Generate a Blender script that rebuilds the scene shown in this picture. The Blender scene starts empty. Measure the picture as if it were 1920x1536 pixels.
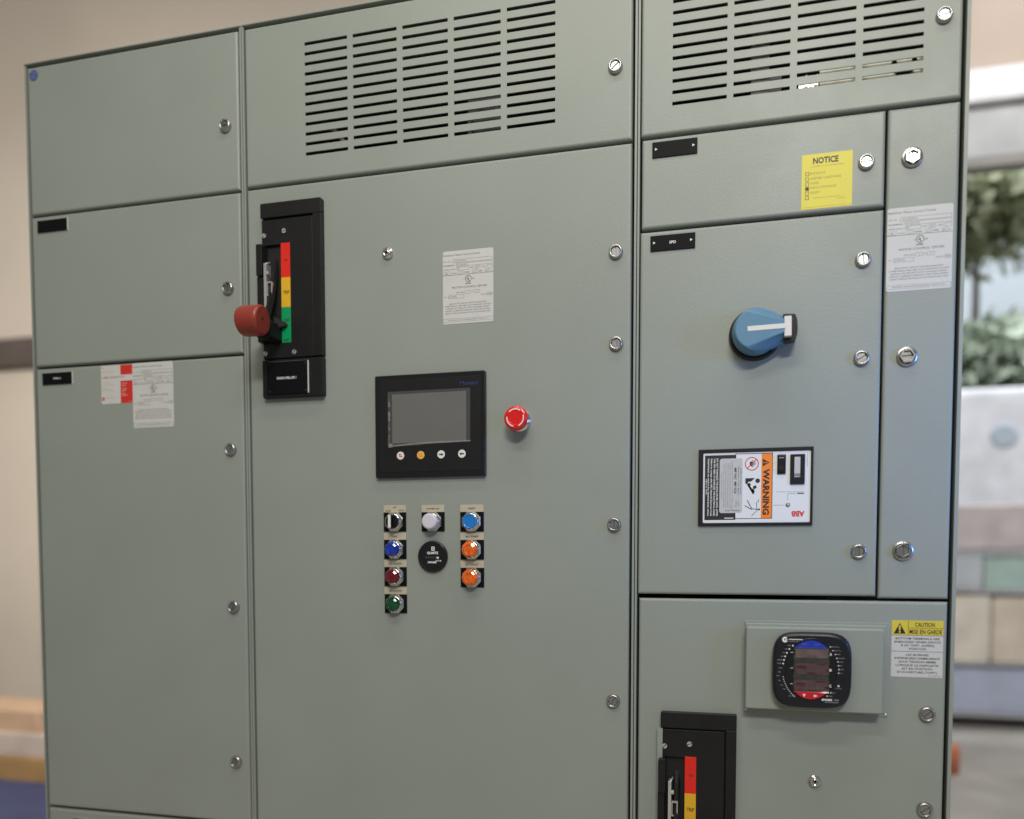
import bpy, bmesh, math, random
from mathutils import Vector, Matrix
random.seed(4)
S = bpy.context.scene
COL = S.collection
MM = 0.001
EYE = 1.25                      # camera height above the floor, metres

# ------------------------------------------------------------------ camera
def make_camera():
    yaw, pitch, roll = math.radians(-13.4337), math.radians(-2.7273), math.radians(0.1148)
    cy, sy, cp, sp = math.cos(yaw), math.sin(yaw), math.cos(pitch), math.sin(pitch)
    fwd = Vector((sy * cp, cy * cp, sp)); right = Vector((cy, -sy, 0)); up = right.cross(fwd)
    r2 = math.cos(roll) * right + math.sin(roll) * up
    u2 = -math.sin(roll) * right + math.cos(roll) * up
    cam = bpy.data.cameras.new('camera'); ob = bpy.data.objects.new('camera', cam); COL.objects.link(ob)
    m = Matrix(((r2.x, u2.x, -fwd.x, 0), (r2.y, u2.y, -fwd.y, -1.34492), (r2.z, u2.z, -fwd.z, EYE), (0, 0, 0, 1)))
    ob.matrix_world = m
    cam.sensor_fit = 'HORIZONTAL'; cam.sensor_width = 36
    cam.lens = 1450 / 1920 * 36
    cam.shift_x = (960 - 1037.924) / 1920
    cam.shift_y = (1121.097 - 768) / 1920
    cam.clip_start = 0.05; cam.clip_end = 200
    cam.dof.use_dof = True; cam.dof.focus_distance = 1.345; cam.dof.aperture_fstop = 1.3
    S.camera = ob
make_camera()

# ------------------------------------------------------------------ world, lamps, exposure
W = bpy.data.worlds.new('World'); S.world = W; W.use_nodes = True
bg = W.node_tree.nodes['Background']
bg.inputs['Color'].default_value = (1.0, 0.95, 0.88, 1); bg.inputs['Strength'].default_value = 0.19
S.view_settings.view_transform = 'Standard'; S.view_settings.look = 'None'
S.view_settings.exposure = 0.0; S.view_settings.gamma = 1
S.cycles.use_denoising = True
S.cycles.max_bounces = 8

def area(name, loc, target, sx, sy, power, color):
    l = bpy.data.lights.new(name, 'AREA'); l.shape = 'RECTANGLE'; l.size = sx; l.size_y = sy
    l.energy = power; l.color = color
    o = bpy.data.objects.new(name, l); COL.objects.link(o); o.location = loc
    o.rotation_euler = (Vector(target) - Vector(loc)).to_track_quat('-Z', 'Y').to_euler()
    return o
# an added lamp for the door edges, two ceiling fixtures, an added blue glare lamp, the room and daylight lamps behind
area('ceiling_lamp', (-0.10, -0.50, 3.10), (-0.10, -0.499, 0), 1.5, 0.14, 9, (1.0, 0.975, 0.90))  # added overhead lamp, put in to brighten the top edges of the doors
area('ceiling_lamp', (-0.45, -1.30, 3.00), (-0.45, -1.299, 0), 1.3, 0.14, 14, (1.0, 0.975, 0.90))
area('ceiling_lamp', (0.75, -4.00, 4.15), (0.4, -3.0, 2.2), 1.3, 0.45, 120, (1.0, 0.975, 0.90))
glare = area('lens_glare_lamp', (1.30, -0.55, 1.52), (0.34, 0.0, 1.46), 0.25, 0.5, 0.85, (0.12, 0.34, 1.0))  # added lamp, imitates blue lens flare over the narrow door
glare.data.spread = math.radians(42)
area('room_lamp', (-3.4, 0.6, 2.7), (-4.8, 3.4, 2.0), 1.6, 0.8, 92, (1.0, 0.96, 0.90))
area('yard_daylight', (2.6, 1.6, 6.6), (1.8, 5.0, 2.2), 2.0, 1.2, 235, (0.96, 0.97, 1.0))
area('yard_daylight', (3.6, 5.6, 9.0), (2.6, 9.0, 3.0), 3.0, 1.5, 760, (0.95, 0.97, 1.0))

# ------------------------------------------------------------------ materials
def mat(name, color, rough=0.5, metal=0.0, bump=0.0, bscale=300, vary=0.0, vscale=4, spec=0.5, coat=0.0,
        trans=0.0, alpha=1.0, detail=2.0, ior=1.45):
    m = bpy.data.materials.new(name); m.use_nodes = True
    nt = m.node_tree; n = nt.nodes; b = n['Principled BSDF']
    b.inputs['Base Color'].default_value = (*color, 1); b.inputs['Roughness'].default_value = rough
    b.inputs['Metallic'].default_value = metal; b.inputs['Specular IOR Level'].default_value = spec
    b.inputs['Coat Weight'].default_value = coat; b.inputs['Coat Roughness'].default_value = 0.08
    b.inputs['Transmission Weight'].default_value = trans; b.inputs['Alpha'].default_value = alpha
    b.inputs['IOR'].default_value = ior
    geo = n.new('ShaderNodeNewGeometry')
    if vary:
        t = n.new('ShaderNodeTexNoise'); t.inputs['Scale'].default_value = vscale; t.inputs['Detail'].default_value = 5
        nt.links.new(geo.outputs['Position'], t.inputs['Vector'])
        r = n.new('ShaderNodeValToRGB')
        r.color_ramp.elements[0].position = 0.3; r.color_ramp.elements[1].position = 0.7
        r.color_ramp.elements[0].color = (*[c * (1 - vary) for c in color], 1)
        r.color_ramp.elements[1].color = (*[min(1, c * (1 + vary)) for c in color], 1)
        nt.links.new(t.outputs['Fac'], r.inputs['Fac']); nt.links.new(r.outputs['Color'], b.inputs['Base Color'])
    if bump:
        t = n.new('ShaderNodeTexNoise'); t.inputs['Scale'].default_value = bscale; t.inputs['Detail'].default_value = detail
        nt.links.new(geo.outputs['Position'], t.inputs['Vector'])
        bp = n.new('ShaderNodeBump'); bp.inputs['Strength'].default_value = bump; bp.inputs['Distance'].default_value = 0.001
        nt.links.new(t.outputs['Fac'], bp.inputs['Height']); nt.links.new(bp.outputs['Normal'], b.inputs['Normal'])
    return m

def paint_material():
    m = mat('grey_powder_coat', (0.300, 0.315, 0.278), 0.35, bump=0.0, spec=0.45)
    nt = m.node_tree; n = nt.nodes; b = n['Principled BSDF']
    geo = n.new('ShaderNodeNewGeometry')
    big = n.new('ShaderNodeTexNoise'); big.inputs['Scale'].default_value = 5; big.inputs['Detail'].default_value = 6
    r = n.new('ShaderNodeValToRGB'); r.color_ramp.elements[0].position = 0.3; r.color_ramp.elements[1].position = 0.7
    r.color_ramp.elements[0].color = (0.276, 0.302, 0.270, 1); r.color_ramp.elements[1].color = (0.294, 0.322, 0.290, 1)
    fine = n.new('ShaderNodeTexNoise'); fine.inputs['Scale'].default_value = 900; fine.inputs['Detail'].default_value = 3
    mix = n.new('ShaderNodeMix'); mix.data_type = 'RGBA'; mix.blend_type = 'OVERLAY'; mix.inputs['Factor'].default_value = 0.16
    nt.links.new(geo.outputs['Position'], big.inputs['Vector']); nt.links.new(geo.outputs['Position'], fine.inputs['Vector'])
    nt.links.new(big.outputs['Fac'], r.inputs['Fac'])
    nt.links.new(r.outputs['Color'], mix.inputs[6]); nt.links.new(fine.outputs['Fac'], mix.inputs[7])
    nt.links.new(mix.outputs[2], b.inputs['Base Color'])
    smear = n.new('ShaderNodeTexNoise'); smear.inputs['Scale'].default_value = 7; smear.inputs['Detail'].default_value = 7; smear.inputs['Roughness'].default_value = 0.65
    mr = n.new('ShaderNodeMapRange'); mr.inputs['From Min'].default_value = 0.3; mr.inputs['From Max'].default_value = 0.7
    mr.inputs['To Min'].default_value = 0.36; mr.inputs['To Max'].default_value = 0.46
    nt.links.new(geo.outputs['Position'], smear.inputs['Vector']); nt.links.new(smear.outputs['Fac'], mr.inputs['Value']); nt.links.new(mr.outputs['Result'], b.inputs['Roughness'])
    peel = n.new('ShaderNodeTexNoise'); peel.inputs['Scale'].default_value = 260; peel.inputs['Detail'].default_value = 2
    nt.links.new(geo.outputs['Position'], peel.inputs['Vector'])
    bp = n.new('ShaderNodeBump'); bp.inputs['Strength'].default_value = 0.24; bp.inputs['Distance'].default_value = 0.0008
    nt.links.new(peel.outputs['Fac'], bp.inputs['Height']); nt.links.new(bp.outputs['Normal'], b.inputs['Normal'])
    return m

PAINT = paint_material()
BLACK = mat('black_moulded_plastic', (0.010, 0.010, 0.011), 0.42, spec=0.4, bump=0.12, bscale=900, vary=0.15, vscale=40)
BLACKG = mat('black_satin_plastic', (0.010, 0.010, 0.011), 0.28, bump=0.05, bscale=600)
LEVER = mat('black_lever_nylon', (0.010, 0.010, 0.010), 0.55, spec=0.25, vary=0.15, vscale=40)
DARK = mat('dark_cavity', (0.008, 0.008, 0.008), 0.7, vary=0.2)  # near-black colour puts the shade into recesses and the louver interior
PLATE = mat('black_engraved_laminate', (0.006, 0.006, 0.007), 0.5, bump=0.05, bscale=700, spec=0.12)
CORE = mat('white_laminate_core', (0.72, 0.72, 0.70), 0.5, vary=0.05)
CHROME = mat('polished_chrome', (0.74, 0.73, 0.71), 0.15, metal=1, bump=0.04, bscale=200)
ZINC = mat('zinc_plated_steel', (0.70, 0.70, 0.68), 0.36, metal=0.75, bump=0.05, bscale=300)
FASTENER = mat('worn_nickel', (0.47, 0.47, 0.46), 0.30, metal=1, bump=0.10, bscale=260, vary=0.15, vscale=60)
STEEL = mat('dull_steel', (0.30, 0.30, 0.29), 0.38, metal=1, bump=0.05, bscale=300)
WHITEPL = mat('white_plastic', (0.78, 0.77, 0.72), 0.4, vary=0.03)
LABEL = mat('white_label_vinyl', (0.58, 0.58, 0.56), 0.5, vary=0.025, vscale=30)
YELLOW = mat('yellow_label_vinyl', (0.70, 0.62, 0.055), 0.45, vary=0.03, vscale=30)
CAUTY = mat('amber_label_vinyl', (0.66, 0.53, 0.06), 0.45, vary=0.03, vscale=30)
INK = mat('black_print', (0.02, 0.02, 0.02), 0.5, vary=0.1)
GREYINK = mat('grey_print', (0.05, 0.05, 0.05), 0.5, vary=0.1)
FADED = mat('faded_yellow_print', (0.30, 0.25, 0.04), 0.5, vary=0.1)
REDINK = mat('red_print', (0.62, 0.03, 0.02), 0.45, vary=0.04)
PINKINK = mat('faded_red_print', (0.45, 0.12, 0.10), 0.5, vary=0.1)
WHITEINK = mat('white_print', (0.80, 0.80, 0.78), 0.5, vary=0.03)
ORANGEINK = mat('orange_print', (0.90, 0.24, 0.03), 0.45, vary=0.03)
BLUEINK = mat('blue_print', (0.035, 0.055, 0.26), 0.4, vary=0.1)
DIMBLUE = mat('dim_blue_print', (0.03, 0.04, 0.14), 0.4, vary=0.1)
GREYLAB = mat('silver_label', (0.52, 0.52, 0.53), 0.4, vary=0.03)
SRED = mat('red_strip', (0.72, 0.022, 0.012), 0.38, vary=0.04)
SYEL = mat('yellow_strip', (0.74, 0.42, 0.02), 0.38, vary=0.04)
SGRN = mat('green_strip', (0.0, 0.31, 0.10), 0.38, vary=0.04)
KNOB = mat('dark_red_grip', (0.29, 0.042, 0.028), 0.36, bump=0.08, bscale=150, vary=0.10, vscale=30)
ESTOP = mat('red_button_plastic', (0.70, 0.012, 0.012), 0.25, coat=0.4, vary=0.04)
CREAM = mat('cream_legend_laminate', (0.50, 0.45, 0.34), 0.45, vary=0.04, vscale=60)
LBLUE = mat('blue_button_plastic', (0.012, 0.19, 0.58), 0.3, coat=0.3, vary=0.05)
LWHITE = mat('frosted_white_lens', (0.66, 0.62, 0.70), 0.4, coat=0.2, vary=0.03)
LCOB = mat('cobalt_lens', (0.006, 0.035, 0.34), 0.10, coat=0.6, vary=0.5, vscale=120)
LRED = mat('ruby_lens', (0.13, 0.004, 0.010), 0.10, coat=0.6, vary=0.4, vscale=120)
LGRN = mat('emerald_lens', (0.003, 0.065, 0.022), 0.10, coat=0.6, vary=0.5, vscale=120)
LORG = mat('amber_lens', (0.86, 0.13, 0.008), 0.10, coat=0.6, vary=0.35, vscale=140)
SCREEN = mat('grey_dead_screen', (0.125, 0.125, 0.118), 0.30, vary=0.05, vscale=20)
HBLUE = mat('blue_grey_handle_plastic', (0.095, 0.225, 0.345), 0.42, bump=0.05, bscale=500, vary=0.04, vscale=30)
HCREAM = mat('ivory_pointer', (0.74, 0.72, 0.66), 0.45, vary=0.03)
METER = mat('navy_black_bezel', (0.010, 0.011, 0.015), 0.33, bump=0.06, bscale=900)
MBLUE = mat('meter_blue_key', (0.018, 0.045, 0.42), 0.3, vary=0.05)
MRED = mat('meter_red_key', (0.55, 0.015, 0.03), 0.3, vary=0.05)
MDISP = mat('meter_smoked_red_display', (0.075, 0.026, 0.032), 0.18, vary=0.25, vscale=60)
MDISPB = mat('meter_pale_display', (0.125, 0.085, 0.082), 0.18, vary=0.25, vscale=60)
SPDW = mat('white_faceplate', (0.74, 0.76, 0.78), 0.38, vary=0.02)
TAN = mat('cream_mounting_plate', (0.90, 0.84, 0.66), 0.5, vary=0.25, vscale=40)
CABLE = mat('tan_cable_jacket', (0.42, 0.34, 0.20), 0.5, vary=0.3, vscale=80)
GALV = mat('dull_galvanised_steel', (0.14, 0.14, 0.135), 0.45, metal=0.6, vary=0.2, vscale=30)

def film_material(opacity, diffuse):
    m = bpy.data.materials.new('protective_film_sheet'); m.use_nodes = True
    nt = m.node_tree; n = nt.nodes; n.remove(n['Principled BSDF'])
    out = n['Material Output']; tr = n.new('ShaderNodeBsdfTransparent'); gl = n.new('ShaderNodeBsdfGlossy')
    gl.inputs['Roughness'].default_value = 0.22; gl.inputs['Color'].default_value = (0.9, 0.9, 0.88, 1)
    df = n.new('ShaderNodeBsdfDiffuse'); df.inputs['Color'].default_value = (0.6, 0.6, 0.58, 1)
    a = n.new('ShaderNodeMixShader'); a.inputs[0].default_value = diffuse
    b = n.new('ShaderNodeMixShader'); b.inputs[0].default_value = opacity
    geo = n.new('ShaderNodeNewGeometry'); t = n.new('ShaderNodeTexNoise'); t.inputs['Scale'].default_value = 45; t.inputs['Detail'].default_value = 4
    nt.links.new(geo.outputs['Position'], t.inputs['Vector'])
    bp = n.new('ShaderNodeBump'); bp.inputs['Strength'].default_value = 0.12; bp.inputs['Distance'].default_value = 0.002
    nt.links.new(t.outputs['Fac'], bp.inputs['Height']); nt.links.new(bp.outputs['Normal'], gl.inputs['Normal'])
    nt.links.new(gl.outputs[0], a.inputs[1]); nt.links.new(df.outputs[0], a.inputs[2])
    nt.links.new(tr.outputs[0], b.inputs[1]); nt.links.new(a.outputs[0], b.inputs[2])
    nt.links.new(b.outputs[0], out.inputs['Surface'])
    return m
FILM = film_material(0.16, 0.35); METERFILM = film_material(0.10, 0.25); CREASE = film_material(0.55, 0.6)

# ------------------------------------------------------------------ mesh builder
# local millimetres: x right, z up, h out of the panel towards the viewer (world -Y)
TXT = {}
def text_mesh(s, bold):
    k = (s, bold)
    if k not in TXT:
        c = bpy.data.curves.new('t', 'FONT'); c.body = s; c.resolution_u = 2; c.offset = bold; c.align_x = 'LEFT'
        o = bpy.data.objects.new('t', c); m = bpy.data.meshes.new_from_object(o)
        v = [(p.co.x, p.co.y) for p in m.vertices]; f = [tuple(p.vertices) for p in m.polygons]
        TXT[k] = (v, f); bpy.data.objects.remove(o); bpy.data.curves.remove(c); bpy.data.meshes.remove(m)
    return TXT[k]

class MB:
    def __init__(s): s.v = []; s.f = []; s.m = []; s.sm = []
    def add(s, verts, faces, m=0, smooth=False):
        o = len(s.v); s.v += [(x * MM, -h * MM, z * MM) for x, z, h in verts]
        for f in faces: s.f.append([i + o for i in f]); s.m.append(m); s.sm.append(smooth)
        return s
    def box(s, x0, x1, z0, z1, h0, h1, m=0):
        v = [(x0, z0, h0), (x1, z0, h0), (x1, z1, h0), (x0, z1, h0), (x0, z0, h1), (x1, z0, h1), (x1, z1, h1), (x0, z1, h1)]
        return s.add(v, [(4, 5, 6, 7), (3, 2, 1, 0), (0, 1, 5, 4), (1, 2, 6, 5), (2, 3, 7, 6), (3, 0, 4, 7)], m)
    def rings(s, rings, m=0, smooth=False, cap=True, capm=None, base=False):
        n = len(rings[0]); v = [p for r in rings for p in r]; f = []
        for k in range(len(rings) - 1):
            for i in range(n):
                j = (i + 1) % n; f.append((k * n + i, k * n + j, (k + 1) * n + j, (k + 1) * n + i))
        s.add(v, f, m, smooth)
        if cap: s.add(rings[-1], [tuple(range(n))], m if capm is None else capm)
        if base: s.add(rings[0], [tuple(reversed(range(n)))], m)
        return s
    def rrect(s, x0, x1, z0, z1, h0, h1, rc=0, rb=0, m=0, capm=None, seg=4):
        def ring(i, h):
            r = max(rc - i, 0.01); out = []
            a0, a1, b0, b1 = x0 + i, x1 - i, z0 + i, z1 - i
            for cx, cz, st in ((a1 - r, b1 - r, 0), (a0 + r, b1 - r, 90), (a0 + r, b0 + r, 180), (a1 - r, b0 + r, 270)):
                for k in range(seg + 1):
                    t = math.radians(st + 90 * k / seg); out.append((cx + r * math.cos(t), cz + r * math.sin(t), h))
            return out
        rs = [ring(0, h0)]
        if rb:
            for k in range(4):
                a = math.radians(90 * k / 3); rs.append(ring(rb * (1 - math.cos(a)), h1 - rb + rb * math.sin(a)))
        else: rs.append(ring(0, h1))
        return s.rings(rs, m, False, True, capm)
    def lathe(s, prof, seg=32, m=0, cx=0, cz=0, smooth=True, cap=True, ph=0.0, capm=None):
        rs = [[(cx + r * math.cos(ph + 2 * math.pi * i / seg), cz + r * math.sin(ph + 2 * math.pi * i / seg), h) for i in range(seg)] for r, h in prof]
        return s.rings(rs, m, smooth, cap, capm)
    def poly(s, pts, h0, h1, m=0):
        return s.rings([[(x, z, h0) for x, z in pts], [(x, z, h1) for x, z in pts]], m, False, True)
    def flat(s, pts, h, m=0):
        return s.add([(x, z, h) for x, z in pts], [tuple(range(len(pts)))], m)
    def rect(s, x0, x1, z0, z1, h, m=0):
        return s.flat([(x0, z0), (x1, z0), (x1, z1), (x0, z1)], h, m)
    def line(s, x0, z0, x1, z1, w, h, m=0):
        d = Vector((x1 - x0, z1 - z0)); n = Vector((-d.y, d.x)).normalized() * w / 2
        return s.flat([(x0 - n.x, z0 - n.y), (x1 - n.x, z1 - n.y), (x1 + n.x, z1 + n.y), (x0 + n.x, z0 + n.y)], h, m)
    def frame(s, x0, x1, z0, z1, w, h, m=0):
        s.rect(x0, x1, z1 - w, z1, h, m); s.rect(x0, x1, z0, z0 + w, h, m)
        s.rect(x0, x0 + w, z0 + w, z1 - w, h, m); return s.rect(x1 - w, x1, z0 + w, z1 - w, h, m)
    def arc(s, cx, cz, r0, r1, a0, a1, h, m=0, seg=20, sx=1, sz=1):
        v = []; f = []
        for i in range(seg + 1):
            t = math.radians(a0 + (a1 - a0) * i / seg); c, q = math.cos(t), math.sin(t)
            v += [(cx + r0 * c * sx, cz + r0 * q * sz, h), (cx + r1 * c * sx, cz + r1 * q * sz, h)]
            if i: f.append((2 * i - 2, 2 * i - 1, 2 * i + 1, 2 * i))
        return s.add(v, f, m)
    def text(s, body, x, z, cap, h, m=0, w=None, align='C', rot=0, bold=0.0):
        v, f = text_mesh(body, bold)
        if not v: return s
        k = cap / 0.70; x0 = min(p[0] for p in v); x1 = max(p[0] for p in v); wid = (x1 - x0) * k
        kx = k * (w / wid) if w else k; wid = w if w else wid
        off = {'C': -wid / 2, 'L': 0, 'R': -wid}[align]
        c, q = math.cos(math.radians(rot)), math.sin(math.radians(rot)); out = []
        for a, b in v:
            tx = (a - x0) * kx + off; tz = b * k - cap / 2
            out.append((x + tx * c - tz * q, z + tx * q + tz * c, h))
        return s.add(out, f, m)
    def tube(s, pts, r, m=0, seg=8):
        rs = []
        for i, p in enumerate(pts):
            a = Vector(pts[max(i - 1, 0)]); b = Vector(pts[min(i + 1, len(pts) - 1)]); d = (b - a).normalized()
            u = d.orthogonal().normalized() if i == 0 else (u - d * u.dot(d)).normalized()
            w = d.cross(u)
            rs.append([tuple(Vector(p) + r * (math.cos(2 * math.pi * k / seg) * u + math.sin(2 * math.pi * k / seg) * w)) for k in range(seg)])
        return s.rings(rs, m, True, True, base=True)
    def mesh(s, name, mats):
        me = bpy.data.meshes.new(name); me.from_pydata(s.v, [], s.f)
        for x in (mats if isinstance(mats, (list, tuple)) else [mats]): me.materials.append(x)
        me.polygons.foreach_set('material_index', s.m); me.polygons.foreach_set('use_smooth', s.sm)
        me.update(); return me
    def build(s, name, mats, parent=None, fix=True):
        me = s.mesh(name, mats)
        if fix:
            b = bmesh.new(); b.from_mesh(me); bmesh.ops.remove_doubles(b, verts=b.verts, dist=2e-6)
            bmesh.ops.recalc_face_normals(b, faces=b.faces); b.to_mesh(me); b.free()
        o = bpy.data.objects.new(name, me); COL.objects.link(o)
        if parent: o.parent = parent
        return o

def part(name, me, parent, x=0, z=0, h=0, rot=0):
    o = bpy.data.objects.new(name, me); COL.objects.link(o); o.parent = parent
    o.location = (x * MM, -h * MM, z * MM); o.rotation_euler = (0, -math.radians(rot), 0); return o
def tag(o, label, cat, group=None):
    o['label'] = label; o['category'] = cat
    if group: o['group'] = group
    return o
def thing(name, label, cat, x, z, group=None, h=0, rot=0):
    o = bpy.data.objects.new(name, None); COL.objects.link(o); o.empty_display_size = 0.02
    o.location = (x * MM, -h * MM, EYE + z * MM); o.rotation_euler = (0, -math.radians(rot), 0)
    return tag(o, label, cat, group)
def ink(b, mats, parent): return b.build('lettering', mats, parent, fix=False)

# ------------------------------------------------------------------ setting
def structure(o): o['kind'] = 'structure'; return o
FLOORM = mat('concrete_floor', (0.34, 0.32, 0.29), 0.55, bump=0.1, bscale=40, vary=0.25, vscale=2)
WALLM = mat('beige_wall_paint', (0.62, 0.54, 0.455), 0.7, bump=0.05, bscale=60, vary=0.10, vscale=0.6)
def world_box(name, x0, x1, y0, y1, z0, z1, m, parent=None):
    b = MB(); b.box(x0 * 1000, x1 * 1000, z0 * 1000, z1 * 1000, -y1 * 1000, -y0 * 1000)
    return b.build(name, m, parent)
structure(world_box('floor', -9, 6, -6, 9, -0.1, 0, FLOORM))
structure(world_box('wall', -11, 0.3, 3.4, 3.55, 0, 8, WALLM))
structure(world_box('wall', 0.3, 7, 5.05, 5.2, 4.78, 9.5, mat('tan_wall_paint', (0.44, 0.35, 0.28), 0.7, vary=0.10, vscale=0.8)))
structure(world_box('wall', 0.5, 12, 11, 11.2, 0, 12, mat('pale_blue_render', (0.52, 0.60, 0.66), 0.7, vary=0.15, vscale=0.35)))

# ------------------------------------------------------------------ cabinets
def door(x0, x1, z0, z1, holes=(), rb=4.6, back=20, h1=0.0):
    """formed sheet door: flat front, rolled edges, returns; holes = (x0,x1,z0,z1) punched through"""
    b = MB(); a0, a1, c0, c1 = x0 + rb, x1 - rb, z0 + rb, z1 - rb
    xs = sorted({a0, a1, *[q for t in holes for q in t[:2]]}); zs = sorted({c0, c1, *[q for t in holes for q in t[2:]]})
    idx = lambda i, k: k * len(xs) + i
    v = [(x, z, h1) for z in zs for x in xs]; f = []
    def inside(x, z): return any(t[0] < x < t[1] and t[2] < z < t[3] for t in holes)
    for k in range(len(zs) - 1):
        for i in range(len(xs) - 1):
            if not inside((xs[i] + xs[i + 1]) / 2, (zs[k] + zs[k + 1]) / 2):
                f.append((idx(i, k), idx(i + 1, k), idx(i + 1, k + 1), idx(i, k + 1)))
    b.add(v, f)
    for t in holes:
        q = [(t[0], t[2]), (t[1], t[2]), (t[1], t[3]), (t[0], t[3])]
        b.rings([[(x, z, h1) for x, z in q], [(x, z, h1 - 2.2) for x, z in q]], 0, False, False)
    loop = [(x, c0, 0, -1) for x in xs] + [(a1, z, 1, 0) for z in zs[1:]] + [(x, c1, 0, 1) for x in xs[-2::-1]] + [(a0, z, -1, 0) for z in zs[-2:0:-1]]
    L = []
    for x, z, nx, nz in loop:
        nx = (x == a1) - (x == a0); nz = (z == c1) - (z == c0); L.append((x, z, nx, nz))
    rs = [[(x, z, h1) for x, z, _, _ in L]]
    for k in range(1, 5):
        t = math.radians(90 * k / 4)
        rs.append([(x + nx * rb * math.sin(t), z + nz * rb * math.sin(t), h1 - rb + rb * math.cos(t)) for x, z, nx, nz in L])
    rs.append([(x + nx * rb, z + nz * rb, h1 - back) for x, z, nx, nz in L])
    b.rings(rs, 0, False, not holes)
    return b

def latch_mesh(r, hexnut=False, deep=True):
    b = MB(); k = r / 13
    if hexnut:
        b.lathe([(r, 0), (r, 3.0), (r * 0.96, 3.8), (r * 0.80, 4.2)], 40, 0, cap=False)
        b.lathe([(r * 0.80, 4.2), (r * 0.78, 7.0), (r * 0.72, 8.0), (r * 0.60, 8.0), (r * 0.56, 5.0)], 6, 0, smooth=False, cap=False)
        ri = r * 0.56
    else:
        b.lathe([(r, 0), (r, 2.0), (r * 0.97, 4.0), (r * 0.91, 5.8), (r * 0.82, 6.9), (r * 0.73, 7.0), (r * 0.66, 6.2), (r * 0.63, 2.4)], 40, 0, cap=False)
        ri = r * 0.62
    b.lathe([(ri, 2.6), (ri * 0.2, 2.6)], 32, 1, smooth=False)
    g = 0.16 * ri                                      # quarter-turn plug: two half discs either side of the slot
    for sgn in (1, -1):
        pts = []
        a0 = math.asin(g / (ri * 0.94))
        for i in range(15):
            t = a0 + (math.pi - 2 * a0) * i / 14
            pts.append((ri * 0.94 * math.cos(t), sgn * ri * 0.94 * math.sin(t)))
        if sgn < 0: pts.reverse()
        b.poly(pts, 2.7, 4.4 if deep else 6.0, 0)
    me = b.build('latch', [FASTENER, STEEL]); m2 = me.data; bpy.data.objects.remove(me); return m2
LATCH = latch_mesh(12.4); BIGLATCH = latch_mesh(15.6, True); LOWLATCH = latch_mesh(12.6)
def stud_mesh():
    b = MB(); b.lathe([(10.6, 0), (10.6, 3), (9.6, 4.5), (8.0, 5.0), (7.6, 6.5), (6.2, 7.0), (5.8, 5.2), (4.6, 5.2), (4.2, 6.4), (2.4, 6.4)], 32, 0, cap=False)
    b.lathe([(2.4, 6.4), (2.4, 2.0), (0.2, 2.0)], 16, 1)
    o = b.build('t', [CHROME, DARK]); m = o.data; bpy.data.objects.remove(o); return m
STUD = stud_mesh()

FLOOR_Z = -EYE * 1000
def cabinet(label, xl, xr, left_flange, right_flange):
    c = thing('control_cabinet', label, 'electrical cabinet', 0, 0, 'bolted sections of the control cabinet line-up')
    b = MB(); t = 2.5; D = -508; zt = 1020.2
    b.box(xl, xl + left_flange, FLOOR_Z, zt - 2, D, -1.0)              # side sheets, front edges show between the doors
    b.box(xr - right_flange, xr, FLOOR_Z, zt - 2, D, -1.0)
    b.box(xl + left_flange, xr - right_flange, FLOOR_Z, zt - 2, D, D + 2)
    b.box(xl, xr, zt - 1.9, zt, D, 0.5)                                 # lid
    b.box(xl + left_flange, xr - right_flange, zt - 22, zt - 2, -24, -22)  # recessed head channel
    b.box(xl + left_flange, xr - right_flange, FLOOR_Z, FLOOR_Z + 40, D + 2, -6)  # plinth
    b.build('body', PAINT, c)
    return c
LEFT = cabinet('narrow left-hand grey cabinet with plain doors and a round blue badge', -1446.3, -938.0, 3.6, 3.6)
MID = cabinet('wide middle grey cabinet with the touchscreen and pilot lights on its tall door', -936.6, -177.2, 3.8, 3.8)
RIGHT = cabinet('right-hand grey cabinet with the blue rotary handle on its door', -175.7, 337.5, 3.5, 5.6)

def add_door(parent, name, box, holes=(), latches=(), studs=(), label=None):
    o = door(*box, holes=holes).build(name, PAINT, parent)
    if label: o['label'] = label
    for x, z, rot, me in latches: part('latch', me, o, x, z, 0, rot)
    for x, z in studs: part('defeater_screw', STUD, o, x, z, 0, 20)
    return o
def slots(x0, w, pitch, n, ztop, dz, hh, rows):
    return [(x0 + i * pitch, x0 + i * pitch + w, ztop - k * dz - hh, ztop - k * dz) for i in range(n) for k in range(rows)]
# thing offset: panel z=0 is at eye height, cabinets' empties stand there too
for px0, px1, z0, z1, lat in ((-1438.2, -945.3, 714.5, 1011.5, (-972.8, 836.7, 8)), (-1438.2, -945.3, 404.2, 709.6, (-973.3, 529.4, 80)),
                              ):
    add_door(LEFT, 'door', (px0, px1, z0, z1), latches=[(*lat, LATCH)])
add_door(LEFT, 'door', (-1438.2, -945.3, -527.5, 399.0), latches=[(-973.7, 217.9, 55, LATCH), (-973.3, -92.3, 70, LATCH), (-974.1, -403.2, 95, LATCH)])
add_door(LEFT, 'door', (-1438.2, -945.3, -1190, -532.8))
add_door(MID, 'louvered_door', (-929.8, -185.6, 716.8, 1011.5), holes=slots(-802.9, 87.7, 98.8, 5, 968.2, 18.24, 6.2, 12),
         latches=[(-214.7, 840.0, 40, LATCH)], label='shorter upper door punched with rows of cooling slots')
add_door(MID, 'door', (-929.8, -185.6, -1190, 711.6), latches=[(-212.0, 530.9, 92, LATCH), (-210.6, 375.3, 100, LATCH), (-212.1, 63.6, 88, LATCH), (-212.2, -246.6, 60, LATCH)],
         studs=[(-636.7, 566.2)], label='tall door carrying the controls')
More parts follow.
